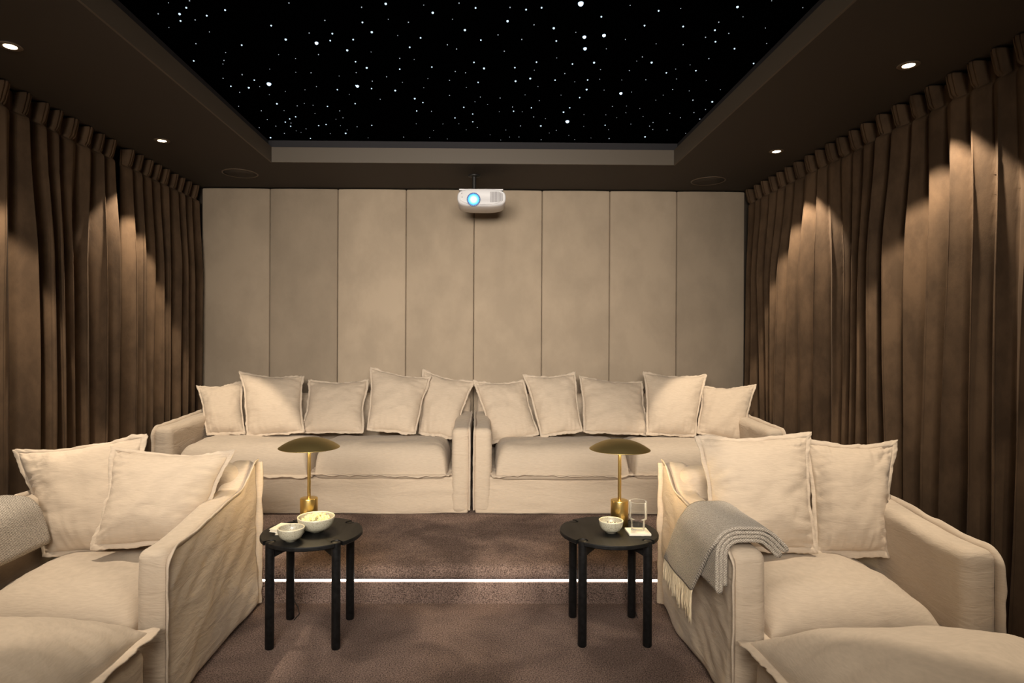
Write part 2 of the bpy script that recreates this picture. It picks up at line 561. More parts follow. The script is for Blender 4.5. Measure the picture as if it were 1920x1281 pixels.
S5 = [(782, 3, 2), (537, 47, 2), (938, 70, 3), (1127, 117, 6), (637, 149, 3), (867, 167, 4), (1007, 154, 1), (1337, 216, 1), (1590, 196, 1), (1737, 154, 1),
      (750, 228, 2), (1132, 257, 1), (1229, 374, 4), (1490, 401, 2), (1581, 371, 1), (1694, 394, 1), (1879, 408, 3), (736, 407, 2), (1028, 465, 2), (1321, 463, 1),
      (1718, 498, 1), (1470, 542, 3), (1394, 569, 3), (1337, 610, 3), (1410, 622, 2), (1406, 663, 3), (1105, 577, 2), (1216, 662, 2), (1001, 682, 2), (909, 717, 1),
      (1766, 655, 3), (1861, 641, 3), (1603, 697, 2), (1477, 723, 1), (1325, 755, 2), (1539, 744, 1), (1147, 810, 4), (1660, 820, 3), (1915, 758, 1)]
S6 = [(109, 17, 1), (720, 27, 2), (535, 84, 2), (345, 147, 5), (325, 140, 3), (526, 179, 3), (86, 193, 3), (830, 204, 4), (922, 99, 1), (1250, 51, 1),
      (1528, 74, 2), (1896, 99, 3), (1197, 168, 1), (1744, 164, 1), (239, 254, 1), (637, 316, 2), (1081, 308, 4), (1528, 267, 2), (1855, 349, 1), (315, 373, 3),
      (1186, 358, 3), (1712, 420, 3), (1106, 467, 3), (1296, 472, 2), (117, 466, 2), (1598, 556, 3), (1826, 506, 3), (158, 555, 2), (68, 573, 1), (1827, 606, 3),
      (126, 655, 1), (340, 670, 2), (529, 651, 3), (1100, 632, 1), (1443, 634, 1), (1649, 632, 1), (213, 710, 1), (193, 754, 4), (1323, 718, 1), (1742, 709, 1),
      (1885, 680, 2), (482, 812, 1), (939, 803, 2), (1273, 809, 1), (1500, 827, 1)]
S7 = [(457, 84, 4), (646, 49, 4), (965, 70, 3), (1384, 68, 3), (1539, 59, 1), (1823, 69, 1), (1218, 92, 1), (746, 153, 1), (1371, 191, 4), (1596, 199, 1),
      (1811, 239, 5), (259, 301, 2), (580, 260, 1), (1042, 264, 1), (1281, 295, 3), (762, 335, 2), (98, 384, 1), (418, 416, 2), (661, 426, 3), (1154, 426, 3),
      (1702, 409, 2), (1884, 404, 1), (249, 476, 1), (432, 470, 3), (544, 477, 1), (1074, 481, 4), (1875, 490, 1), (690, 544, 2), (841, 566, 1), (1337, 514, 1),
      (1618, 517, 1), (1759, 553, 1), (1123, 600, 6), (521, 659, 2), (782, 659, 4), (1334, 666, 1), (1609, 650, 3), (333, 712, 1), (980, 716, 2), (1654, 709, 1),
      (130, 773, 1), (891, 751, 1), (1142, 782, 1), (380, 803, 1), (501, 802, 2), (267, 840, 1), (786, 837, 2), (1217, 835, 1), (1427, 813, 1), (1660, 822, 3), (4, 288, 2)]
S8 = [(212, 66, 2), (607, 56, 1), (988, 77, 1), (556, 192, 2), (28, 224, 1), (770, 209, 1), (1171, 194, 1), (435, 264, 1), (340, 328, 1), (817, 328, 3),
      (1066, 349, 4), (135, 436, 1), (520, 497, 1), (979, 449, 2), (831, 488, 2), (657, 554, 2), (176, 538, 1), (905, 571, 3), (305, 615, 2), (20, 636, 1),
      (260, 662, 2), (302, 706, 2), (485, 712, 2), (202, 799, 4), (725, 755, 1)]
stars = []
for lst, x0, y0, s in ((S1, 200, 0, 5.647), (S2, 540, 0, 5.647), (S3, 880, 0, 5.647), (S4, 1220, 0, 5.647),
                       (S5, 340, 140, 6.857), (S6, 620, 140, 6.857), (S7, 900, 140, 6.857), (S8, 1180, 140, 6.857)):
    for x, y, c in lst:
        px, py = x0 + x / s, y0 + y / s
        d = CAM_ROT @ Vector(((px - PPX) / F_PX, -(py - PPY) / F_PX, -1))
        p = EYE + d * ((ZS - .002 - EYE.z) / d.z)
        if CX0 - .04 < p.x < CX1 + .04 and p.y < CYB + .03:
            stars.append((c, p))
stars.sort(key=lambda t: -t[0])
RAD = {1: .0019, 2: .0027, 3: .0040, 4: .0056, 5: .0088, 6: .0125}
_ico = []
import bmesh as _b
bm = _b.new()
_b.ops.create_icosphere(bm, subdivisions=2, radius=1)
_iv = np.array([v.co[:] for v in bm.verts])
_if = [tuple(v.index for v in f.verts) for f in bm.faces]
bm.free()
star_meshes = {}
rest = MB()
for i, (c, p) in enumerate(stars):
    if i < 100:
        if c not in star_meshes:
            star_meshes[c] = MB().add(_iv * RAD[c], _if).build('star_light', STAR_BRIGHT if c >= 5 else STAR_MID, star_panel)
            star_meshes[c].location = p
        else:
            o = star_meshes[c].copy()
            COL.objects.link(o)
            o.location = p
    else:
        rest.add(_iv * RAD[c] + np.array(p), _if)
# the star field goes on over the seats nearer the screen
_sr = random.Random(12)
for _ in range(150):
    rest.add(_iv * RAD[_sr.choice((1, 1, 2, 2, 3))] + np.array((_sr.uniform(CX0 + .02, CX1 - .02), _sr.uniform(CYF + .05, 2.66), ZS - .002)), _if)
tag(rest.build('star_light', STAR_DIM, star_panel), kind='stuff')

# upholstered wall panels
PX = [378, 505.5, 633, 761, 888.5, 1016, 1143, 1268.5, 1396]
PN = ['first beige velvet wall panel from the left curtain', 'darker beige velvet wall panel, second from the left curtain', 'pale beige velvet wall panel, third from the left curtain',
      'beige velvet wall panel left of the projector lens', 'beige velvet wall panel under the right half of the projector', 'beige velvet wall panel, third from the right curtain',
      'beige velvet wall panel, second from the right curtain', 'darker beige velvet wall panel beside the right curtain']
for i in range(8):
    xa, xb = at(PX[i], 520, YW).x + .0015, at(PX[i + 1], 520, YW).x - .0015

    def wp(P, N_, s=i, xa=xa, xb=xb):
        u = (P[..., 0] - xa) / (xb - xa) * 2 - 1
        puff = 0.012 * np.maximum(0, 1 - np.abs(u) ** 3)
        nz = 0.0025 * noise(P * [3, 0, 1.2], 1, s + 20)
        P = P.copy()
        P[..., 1] -= (puff + nz) * (N_[..., 1] < -.2)
        return P
    o = rbox((xa, YW - .002, PLAT + .003), (xb, YW + .055, ZC - .008), .012, .045, wp).build('upholstered_wall_panel', PANEL_MATS[i])
    tag(o, PN[i], 'wall panel', 'upholstered panels on the back wall')

# carpeted platform with rounded nosing and recessed light line
prof = [(YSTEP + .004, 0.0), (YSTEP + .004, .060), (YSTEP + .004, .108), (YSTEP + .010, .114), (YSTEP + .045, .114), (YSTEP + .045, .136), (YSTEP + .004, .136), (YSTEP - .006, .142),
        (YSTEP - .010, .155), (YSTEP - .009, .172), (YSTEP - .002, .190), (YSTEP + .012, .204), (YSTEP + .032, .212), (YSTEP + .06, PLAT), (4.2, PLAT), (YW + .055, PLAT), (YW + .055, .001)]
xs = np.linspace(XL + .002, XR - .002, 160)
P = np.array([[(x, y, z) for y, z in prof] for x in xs])
nz = noise(V3(P[..., 0], 0, 0) * [4, 1, 1], 1, 2) * .0035 + noise(V3(P[..., 0], P[..., 2] * 3, 0) * [14, 1, 1], 1, 4) * .0015
msk = (P[..., 1] < YSTEP + .02) & (P[..., 2] > .05)
P[..., 1] += nz * msk
mb = MB().grid(P, cv=True)
tag(mb.build('carpeted_platform', CARPET, angle=50), 'brown carpeted raised platform with rounded step edge under the rear sofas', 'platform')
led = MB().box(((XL + XR) / 2, YSTEP + .032, .1235), (XR - XL - .02, .014, .0125)).build('led_strip', LED, smooth=False)
tag(led, 'thin white glowing light strip recessed along the carpeted step', 'light strip')

# downlights
for i, (x, y) in enumerate(DOWNLIGHTS):
    if i in (2, 5):
        nm = {2: 'round recessed ceiling spotlight at left, nearest the screen end', 5: 'round recessed ceiling spotlight at right, nearest the screen end'}[i]
    else:
        nm = {0: 'small glowing ceiling spotlight at left, nearer the back wall', 1: 'glowing ceiling spotlight at the upper left edge of the photo',
              3: 'small glowing ceiling spotlight at right, nearer the back wall', 4: 'glowing ceiling spotlight above the right curtain, further from the back wall'}[i]
    r = empty('ceiling_spotlight', (x, y, ZC), nm, 'ceiling light', 'recessed spotlights along the ceiling border')
    MB().lathe([(.027, -.001), (.050, -.001), (.050, -.004), (.046, -.007), (.030, -.006), (.027, -.004)], (x, y, ZC), 40, False, False).build('trim_ring', TRIMR, r)
    MB().lathe([(.0001, -.0060), (.0272, -.0050), (.0272, -.0008), (.0001, -.0008)], (x, y, ZC), 32, False, False).build('lens', LAMPGLOW, r)
    light('spot', 'SPOT', (x, y, ZC - .02), DL_ENERGY * (.35 if y < 2 else 1), WARM, (x + (-.30 if x < 0 else .30), y, 0), spot_size=math.radians(66), spot_blend=0.16, shadow_soft_size=.03)

# ceiling speakers
for px, py, Y, lab in ((450, 328, 5.07, 'round flush ceiling speaker in the left corner by the wall panels'), (1328, 337, 5.2, 'round flush ceiling speaker in the right corner by the wall panels')):
    p = at(px, py, Y)
    r = empty('ceiling_speaker', (p.x, Y, ZC), lab, 'speaker', 'flush ceiling speakers')
    MB().lathe([(.130, -.001), (.142, -.001), (.142, -.004), (.138, -.006), (.132, -.006), (.130, -.004)], (p.x, Y, ZC), 56, False, False).build('rim', TRIMR, r)
    MB().lathe([(.0001, -.004), (.130, -.003), (.130, -.0005), (.0001, -.0005)], (p.x, Y, ZC), 48, False, False).build('grille', SOFFIT, r)


# ---------------------------------------------------------------- curtains
def curtain(name, X, side, y0, y1, seed, label, depth=.10, pitch=.135, lead0=False):
    """side=+1: curtain on the left wall bulging to +x, -1: the right wall"""
    ztop, zbot = ZC - .012, .015
    npl = max(2, round((y1 - y0) / pitch))
    nu = npl * 26
    t = np.linspace(0, npl, nu + 1)
    zs = np.concatenate([np.linspace(ztop, ztop - .135, 19), ztop - .135 - (ztop - .135 - zbot) * np.linspace(0, 1, 52)[1:] ** 1.2])
    T, Z = np.meshgrid(t, zs, indexing='ij')
    ybase = y0 + (y1 - y0) * T / npl
    dn = (ztop - Z)
    head = 1 - sstep(.108, .122, dn)               # 1 within the heading
    grow = sstep(.1, .9, dn)
    # phase: header regular; below it folds merge and wander
    wander = grow * np.minimum(1, np.minimum(T, npl - T)) * (.55 * noise(V3(ybase * 1.9, dn * .22, 0), 1, seed) + .30 * noise(V3(ybase * 4.3, dn * .35, 3), 1, seed + 1))
    jit = .22 * noise(V3(T * 1.0, 0.5, 0.2), .9, seed + 9)
    ph = T + wander + jit
    fr = ph - np.floor(ph) - .5                   # -0.5..0.5, ridge at 0
    amp = depth * (0.72 + .45 * noise(V3(ybase * 2.6, dn * .25, 7), 1, seed + 2)) * (.62 + .38 * grow)
    skew = .12 * noise(V3(np.floor(ph) * 1.7, 0, 0), 1, seed + 21)
    f2 = np.clip((fr + .5) ** (1 + skew * 2) * 2 - 1, -1, 1)
    body = amp * np.maximum(0, 1 - np.abs(f2) ** 2.2) ** .72
    # pinch pleat heading: narrow stacked tuck with flat cloth between
    a = np.abs(fr)
    tuck = .060 * (1 - sstep(.16, .24, a)) * (1 - .30 * np.exp(-((a - .075) / .02) ** 2))
    flatp = .010 * (.5 + .5 * np.cos(4 * math.pi * fr))
    hd = (tuck + flatp) * (1 - .30 * sstep(.0, .11, dn))
    d = hd * head + body * (1 - head)
    # pinched waist below the heading
    d *= 1 - .35 * np.exp(-((dn - .118) / .012) ** 2)
    d += grow * (.010 * noise(V3(ybase * 5, dn * .7, 1), 1, seed + 4) + .0025 * noise(V3(ybase * 14, dn * 2.5, 1), 1, seed + 5))
    y = ybase + (1 - head) * (-.026) * np.sin(2 * math.pi * fr) * (.6 + .4 * grow)
    y += grow * .02 * np.minimum(1, np.minimum(T, npl - T)) * noise(V3(ybase * 1.1, dn * .6, 4), 1, seed + 6)
    zz = Z + head * .006 * np.cos(2 * math.pi * fr)
    zz = np.minimum(zz, ZC - .004)
    zz = np.where(y > YSTEP - .06, np.maximum(zz, PLAT + .012), zz)
    P = V3(X + side * d, y, zz)
    o = MB().grid(P).build(name, CURTAIN)
    md = o.modifiers.new('thickness', 'SOLIDIFY')
    md.thickness = .004
    md.offset = 0
    tag(o, label, 'curtain')
    return o


curtain('velvet_curtain', -2.580, 1, 4.385, 5.52, 3, 'brown velvet pleated curtain at left, between the curtain opening and the wall panels', .125, .125)
curtain('velvet_curtain', -2.580, 1, .4, 4.30, 11, 'wide brown velvet pleated curtain at left, nearer the viewer', .125, .135)
curtain('velvet_curtain', 2.412, -1, .4, 5.52, 5, 'brown velvet pleated curtain covering the whole right side wall', .125, .14)


# ---------------------------------------------------------------- soft furnishings
def pillow_mesh(tl, tr, br, bl, tf, tb, seed=0, conc=(.05, .05, .05, .05), pw=2.6, ex=.62, fl=.028, n=44, toward=None, wr=1.0, sag=0.0, ripple=1.0, organic=1.0, pws=None):
    """square cushion from its four stitched corners; conc = inward curve of top, right, bottom, left edges.
    returns body MB, flange MB"""
    tl, tr, br, bl = [np.array(p, float) for p in (tl, tr, br, bl)]
    nrm = np.cross(tr - tl, bl - tl)
    nrm /= np.linalg.norm(nrm)
    toward = np.array(toward if toward is not None else (0, -1, .3), float)
    if nrm @ toward < 0:
        nrm = -nrm
    size = np.linalg.norm(tr - tl)
    e = fl / size * 2

    def base(s, t):           # s right -1..1, t down -1..1
        ct, cr, cb, cl = conc
        tt = t * (1 - np.where(t < 0, ct, cb) * 2 * (1 - np.abs(s) ** 1.8) * np.abs(t) ** 2)
        ss = s * (1 - np.where(s > 0, cr, cl) * 2 * (1 - np.abs(t) ** 1.8) * np.abs(s) ** 2)
        ed = np.maximum(np.abs(s), np.abs(t)) ** 4
        tt = tt + ed * (.009 * organic * noise(V3(s * 7, t * 7, 1.3), 1, seed + 33)) + ed * .038 * organic * noise(V3(s * 2.1, t * 2.1, .3), 1, seed + 31)
        ss = ss + ed * (.009 * organic * noise(V3(s * 7, t * 7, 8.3), 1, seed + 34)) + ed * .038 * organic * noise(V3(s * 2.1, t * 2.1, 5.3), 1, seed + 32)
        cn = 1 - .035 * (np.abs(s) ** 6) * (np.abs(t) ** 6)
        tt, ss = tt * cn, ss * cn
        u, v = (ss + 1) / 2, (tt + 1) / 2
        u, v = u[..., None], v[..., None]
        return (tl * (1 - u) + tr * u) * (1 - v) + (bl * (1 - u) + br * u) * v

    q = np.linspace(-1, 1, n)
    q = np.sign(q) * (1 - (1 - np.abs(q)) ** 1.35)
    S, T = np.meshgrid(q, q, indexing='ij')
    k = 1 - e
    B = base(S * k, T * k)
    prof = (np.maximum(0, 1 - np.abs(S) ** (pws or pw)) * np.maximum(0, 1 - np.abs(T) ** pw)) ** ex
    prof = prof * (1 + .14 * T - sag * (1 - T) * (1 - S * S) * .5)
    edge = np.maximum(np.abs(S), np.abs(T))
    near = np.exp(-((1 - edge) / .22)) * (1 - np.exp(-((1 - edge) / .03)))
    # puckers running in from the seams, and longer soft creases
    along = np.where(np.abs(S) > np.abs(T), T, S)
    B = B + 0
    puck = noise(V3(along * 9, (1 - edge) * 1.2, np.where(np.abs(S) > np.abs(T), np.sign(S), 3 * np.sign(T))), 1, seed) * near * .014 * wr
    crease = noise(V3(S * 2.2 + T * .6, T * 2.2, .4), 1, seed + 7) * .012 * prof + noise(V3(S * 5 + T * 2, T * 5 - S, .8), 1, seed + 8) * .004 * prof
    ridge = (1 - np.abs(noise(V3(S * 1.6 + T, T * 4.2 - S * .8, 2.2), 1, seed + 12))) ** 8 * .010 * prof * wr
    for sd in (-1, 1):
        crease = crease - sstep(.15, .85, S * sd) * (1 - sstep(.9, 1, S * sd)) * (1 - np.abs(noise(V3(S * 1.1, T * 4.5 + S * .7, sd), 1, seed + 14))) ** 5 * .009 * wr * (.4 + .6 * sstep(-.2, .2, noise(V3(T * .9, sd, 0), 1, seed + 41)))
    mb = MB()
    mb.grid(B + nrm * (prof * tf * (1 + .0) + puck + crease + .002)[..., None])
    mb.grid(B - nrm * (prof * tb + .002)[..., None], flip=True)
    # flange ring
    m = 4 * (n + 16)
    a = np.linspace(0, 4, m, endpoint=False)
    side_, f = np.floor(a).astype(int), a - np.floor(a)
    f = f * 2 - 1
    f = np.sign(f) * (1 - (1 - np.abs(f)) ** 1.25)
    ps = np.where(side_ == 0, f, np.where(side_ == 1, 1, np.where(side_ == 2, -f, -1)))
    pt = np.where(side_ == 0, -1, np.where(side_ == 1, f, np.where(side_ == 2, 1, -f)))
    rings = []
    wv = noise(V3(ps * 4, pt * 4, 0), 1, seed + 15) * .012 * ripple + noise(V3(ps * 12, pt * 12, 0), 1, seed + 16) * .006 * ripple
    wd = 1 + .004 * noise(V3(ps * 14, pt * 14, 0), 1, seed + 17) / max(e, .01)
    for kk, off in ((k - .012, .0045), (k + e * .3, .0042), (1, .0038), (1.012, 0), (1, -.0038), (k + e * .3, -.0042), (k - .012, -.0045)):
        fr = np.clip((kk - k) / e, 0, 1)
        kk2 = kk if kk < k + e * .5 else kk * (1 - (1 - wd) * .0) + (wd - 1) * .25
        rings.append(base(ps * kk2, pt * kk2) + nrm * (off + wv * fr)[..., None])
    fm = MB()
    fm.grid(np.stack(rings, 1), cu=True, cv=True)
    return mb, fm


def pillow(label, c, Zb, Zt, seed, tf=.085, tb=.06, group=None, conc=(.05, .045, .03, .045), size_n=44, **kw):
    """c = photo corners tl, tr, br, bl, measured on the seat (depth Zb) and against the back (depth Zt)"""
    zt = Zt if hasattr(Zt, '__len__') else (Zt, Zt)
    zb = Zb if hasattr(Zb, '__len__') else (Zb, Zb)
    tl, tr = at(*c[0], zt[0]), at(*c[1], zt[1])
    br, bl = at(*c[2], zb[1]), at(*c[3], zb[0])
    body, fl = pillow_mesh(tl, tr, br, bl, tf, tb, seed, conc, n=size_n, **kw)
    o = body.build('throw_pillow', LINEN_P)
    tag(o, label, 'pillow', group)
    fl.build('flange', LINEN_F, o)
    return o


def seat(name, x0, x1, y0, y1, zf, up, down, parent, seed, pw=5, ex=.5, fl=.03, droop=0.0, conc=(.0, .012, .01, .012), mat=None, n=50, ripple=1.6, pws=None):
    tl, tr, br, bl = (x0, y1, zf), (x1, y1, zf), (x1, y0, zf - droop), (x0, y0, zf - droop)
    body, fm = pillow_mesh(tl, tr, br, bl, up, down, seed, conc, pw, ex, fl, n, (0, 0, 1), .7, ripple=ripple, organic=.7, pws=pws)
    o = body.build(name, mat or LINEN_S, parent)
    fm.build('flange', LINEN_F, o)
    return o


def cloth_warp(seed, z0=0., zh=.6, amp=1.0, diag=0.0, push=.006):
    def w(P, N_):
        d = .010 * noise(P * [2.2, 2.2, 1.6], 1, seed)
        low = 1 - sstep(z0, z0 + zh, P[..., 2])
        hor = (1 - np.abs(N_[..., 2]))
        d = d + low * hor * .012 * noise(P * [7, 7, 1.2], 1, seed + 1)
        # diagonal drag lines
        q = V3((P[..., 0] + P[..., 1]) * .8 + P[..., 2] * .8, (P[..., 1] + P[..., 0] - P[..., 2]) * 6.0, 0)
        d = d + hor * (diag * .008) * noise(q, 1, seed + 2)
        d = d + .003 * noise(P * [11, 11, 11], 1, seed + 3) * amp
        return P + N_ * (d * amp)[..., None]
    return w


def back_sofa(x0, x1, label, seed, ysf, split):
    yb = 5.47
    g = empty('sofa', ((x0 + x1) / 2, (ysf + yb) / 2, PLAT), label, 'sofa', 'two rear sofas')
    aw = .135
    z0 = PLAT
    # base / skirt
    def skirt(P, N_):
        P = cloth_warp(seed, z0, .25, .8)(P, N_)
        q = P[..., 1] < ysf + .08
        x, z = P[..., 0], P[..., 2]
        fold = .010 * noise(V3(x * 1.8, z * 16 + x * .8, 0), 1, seed + 6) + .006 * noise(V3(x * 3, z * 30 - x * 2, 2), 1, seed + 8)
        flare = .018 * (1 - sstep(z0, z0 + .22, z))
        P[..., 1] -= q * (fold * (z > z0 + .01) + flare)
        P[..., 2] = np.maximum(P[..., 2], PLAT + .001)
        return P
    rbox((x0 + .012, ysf + .015, z0 + .002), (x1 - .012, yb - .03, z0 + .27), .02, .025, skirt).build('base', LINEN, g)
    # arms
    for k, (a, b) in enumerate(((x0, x0 + aw), (x1 - aw, x1))):
        def aw_(P, N_, k=k):
            P = cloth_warp(seed + 20 + k, z0, .4, .8, .5)(P, N_)
            P[..., 2] = np.maximum(P[..., 2], PLAT + .001)
            y = P[..., 1]
            rise = .03 * sstep(ysf + .2, ysf + .85, y)
            P[..., 2] += rise * sstep(z0 + .3, z0 + .6, P[..., 2])
            return P
        arm = rbox((a, ysf, z0 + .002), (b, yb - .16, z0 + .625), .045, .025, aw_).build('armrest', LINEN, g)
        xo = a if k == 0 else b
        s = -1 if k == 0 else 1
        xo2 = xo - s * .012
        m = MB()
        ribbon(m, [(xo2, ysf + .012, z0 + .03), (xo2, ysf + .010, z0 + .58), (xo2 - s * .006, ysf + .04, z0 + .615), (xo2, ysf + .5, z0 + .632), (xo2, yb - .2, z0 + .65)],
               [(s * .7, -1, 0), (s * .7, -1, 0), (s * .7, -.5, .8), (s * .8, 0, 1), (s * .8, 0, 1)], .022, .008, seed + k)
        m.build('seam_flange', LINEN_F, arm)
    rbox((x0 + .02, yb - .21, z0 + .03), (x1 - .02, yb, z0 + .80), .07, .035, cloth_warp(seed + 30, z0, .4, .8)).build('backrest', LINEN, g)
    for k, (a, b) in enumerate(((x0 + aw + .004, split + .012), (split - .012, x1 - aw - .004))):
        seat('seat_cushion', a - .006, b + .006, ysf - .045 + .01 * k, yb - .30, z0 + .315, .20, .055, g, seed + 40 + k, 5, .5, .034, .03, conc=(.0, .0, .006, .0), mat=LINEN_S, pws=16)
    return g


YSF = 4.468
k_ = YSF / F_PX
back_sofa(-2.385, -.085, 'long cream slipcovered sofa on the platform at left, before the wall panels', 50, YSF, at(583, 880, YSF).x)
back_sofa(-.065, 2.215, 'long cream slipcovered sofa on the platform at right, before the wall panels', 60, YSF, at(1186, 880, YSF).x)

G1 = 'cream pillows along the rear sofas'
BACKP = [
    ('cream linen pillow against the left armrest of the left rear sofa', [(366, 722), (456, 712), (462, 816), (386, 818)], (4.96, 5.0), (5.22, 5.30), 1, .07),
    ('cream linen pillow with raised corners, second from the left on the left rear sofa', [(447, 695), (571, 702), (572, 813), (462, 822)], 4.86, 5.20, 2, .085),
    ('low cream linen pillow in the middle of the left rear sofa', [(577, 711), (694, 710), (684, 813), (561, 815)], 4.90, 5.24, 3, .08),
    ('cream linen pillow with tall pointed left corner, fourth from the left along the rear sofas', [(692, 685), (812, 706), (781, 817), (686, 808)], 4.86, 5.22, 4, .08),
    ('cream linen pillow leaning by the right armrest of the left rear sofa', [(790, 688), (893, 712), (852, 826), (783, 814)], (5.02, 4.94), (5.34, 5.28), 5, .07),
    ('cream linen pillow beside the left armrest of the right rear sofa', [(884, 711), (984, 710), (1014, 818), (921, 834)], (4.90, 4.98), 5.26, 6, .075),
    ('cream linen pillow with drooping middle and high right corner on the right rear sofa', [(978, 701), (1081, 695), (1094, 811), (1014, 822)], 4.88, 5.20, 7, .075),
    ('broad cream linen pillow in the middle of the right rear sofa', [(1083, 703), (1207, 714), (1222, 818), (1092, 812)], 4.90, 5.26, 8, .085),
    ('square upright cream linen pillow, second from the right on the right rear sofa', [(1204, 695), (1328, 700), (1306, 822), (1210, 816)], 4.86, 5.19, 9, .085),
    ('cream linen pillow against the right armrest of the right rear sofa', [(1312, 722), (1421, 719), (1396, 832), (1304, 814)], (5.0, 4.94), (5.28, 5.20), 10, .07)]
for lab, c, zb, zt, sd, tf in BACKP:
    pillow(lab, c, zb, zt, sd, tf, group=G1, conc=(.075, .05, .015, .05), fl=.018)


def front_chair(x0, x1, aisle, label, seed):
    """deep slipcovered snuggler; aisle=+1: its aisle side is at x1"""
    yf, yb = 2.44, 3.425
    g = empty('armchair', ((x0 + x1) / 2, (yf + yb) / 2, 0), label, 'armchair', 'two wide front armchairs')
    aw = .14

    def top(y):
        return .645 + .055 * sstep(yf + .1, yb - .25, y) + .115 * sstep(yb - .26, yb - .06, y)
    for k, (a, b) in enumerate(((x0, x0 + aw), (x1 - aw, x1))):
        s = -1 if k == 0 else 1
        on_aisle = (s == aisle)

        def aw_(P, N_, s=s, k=k):
            P = P.copy()
            z = P[..., 2]
            P[..., 2] = z * (1 + (top(P[..., 1]) / .645 - 1) * sstep(.35, .62, z))
            outer = sstep(0, .9, N_[..., 0] * s)
            q = V3((P[..., 1] * .75 + z * .75) * 2.0, (P[..., 1] * -.6 + z * .8) * 9, 0)
            drag = .010 * noise(q, 1, seed + 3) + .005 * noise(q * 2.1, 1, seed + 4)
            P = cloth_warp(seed + 20 + k, 0, .5, .8)(P, N_)
            P[..., 0] += s * outer * (drag * sstep(0, .1, z) + .025 * (1 - sstep(0, .35, z)) * (.6 + noise(V3(P[..., 1] * 3, 0, 0), 1, seed + 7)))
            P[..., 2] = np.maximum(P[..., 2], .002)
            return P
        arm = rbox((a, yf, .002), (b, yb, .645), .045, .02, aw_).build('armrest', LINEN, g)
        xo = (a if k == 0 else b) - s * .006
        m = MB()
        ys = np.linspace(yf + .05, yb - .02, 26)
        path = [(xo, yf + .006, .02), (xo, yf + .004, .3), (xo, yf + .004, .60)] + [(xo, y, top(y) - .012) for y in ys]
        out = [(s * .6, -1, 0)] * 3 + [(s * .7, 0, 1)] * 26
        ribbon(m, path, out, .024, .009, seed + k, .005)
        ribbon(m, [(xo, yb - .010, .02), (xo, yb - .012, .4), (xo, yb - .010, .80)], (s * 1, .5, 0), .030, .010, seed + 5 + k, .010)
        m.build('seam_flange', LINEN_F, arm)
    rbox((x0 + .05, yb - .20, .05), (x1 - .05, yb, .80), .06, .03, cloth_warp(seed + 30, 0, .4, .7)).build('backrest', LINEN, g)
    rbox((x0 + aw - .01, yf + .01, .02), (x1 - aw + .01, yb - .1, .27), .03, .03, cloth_warp(seed + 31, 0, .2, .6)).build('base', LINEN, g)
    seat('seat_cushion', x0 + aw - .004, x1 - aw + .004, yf + .012, yb - .16, .315, .168, .05, g, seed + 40, 3.6, .5, .03, .05, n=56)
    return g


front_chair(-2.30, -1.235, 1, 'wide cream slipcovered armchair in the lower left, aisle side facing the table', 70)
front_chair(1.0, 2.075, -1, 'wide cream slipcovered armchair in the lower right, grey throw over its arm', 80)


def ottoman(x0, x1, y0, y1, label, seed, zc):
    g = empty('ottoman', ((x0 + x1) / 2, (y0 + y1) / 2, 0), label, 'ottoman', 'two ottomans before the front armchairs')

    def w(P, N_):
        P = cloth_warp(seed, 0, .3, .9)(P, N_)
        P[..., 2] = np.maximum(P[..., 2], .002)
        return P
    rbox((x0 + .05, y0 + .05, .002), (x1 - .05, y1 - .05, zc - .03), .05, .03, w).build('base', LINEN, g)
    seat('top_cushion', x0, x1, y0, y1, zc, .172, .055, g, seed + 3, 3.2, .55, .036, 0, (.035, .03, .03, .03), n=60, ripple=1.2)
    return g


ottoman(-2.32, -1.215, 1.43, 2.398, 'cream upholstered ottoman in the bottom left corner, before the left armchair', 90, .355)
ottoman(.985, 2.10, 1.43, 2.398, 'cream upholstered ottoman in the bottom right corner, before the right armchair', 95, .318)

G2 = 'large pillows on the front armchairs'
FP = [
    ('large cream linen pillow on the left armchair, behind the other and nearer the curtain', [(20, 843), (277, 806), (290, 1040), (78, 1048)], (2.96, 3.02), (3.24, 3.26), 21, .10),
    ('large cream linen pillow on the left armchair, in front and nearer the aisle', [(205, 833), (447, 842), (374, 1020), (163, 1036)], (2.84, 2.92), (3.12, 3.16), 22, .10),
    ('large cream linen pillow on the right armchair, nearer the aisle and the throw', [(1297, 812), (1524, 806), (1538, 1042), (1330, 1040)], 2.90, 3.17, 23, .10),
    ('large cream linen pillow on the right armchair, behind the other and nearer the curtain', [(1500, 818), (1687, 823), (1672, 1050), (1525, 1048)], (2.98, 2.90), (3.24, 3.2), 24, .09)]
for lab, c, zb, zt, sd, tf in FP:
    pillow(lab, c, zb, zt, sd, tf, group=G2, conc=(.085 if sd == 22 else .065, .075 if sd == 24 else .055, .02, .065), size_n=60, fl=.026, wr=1.3)


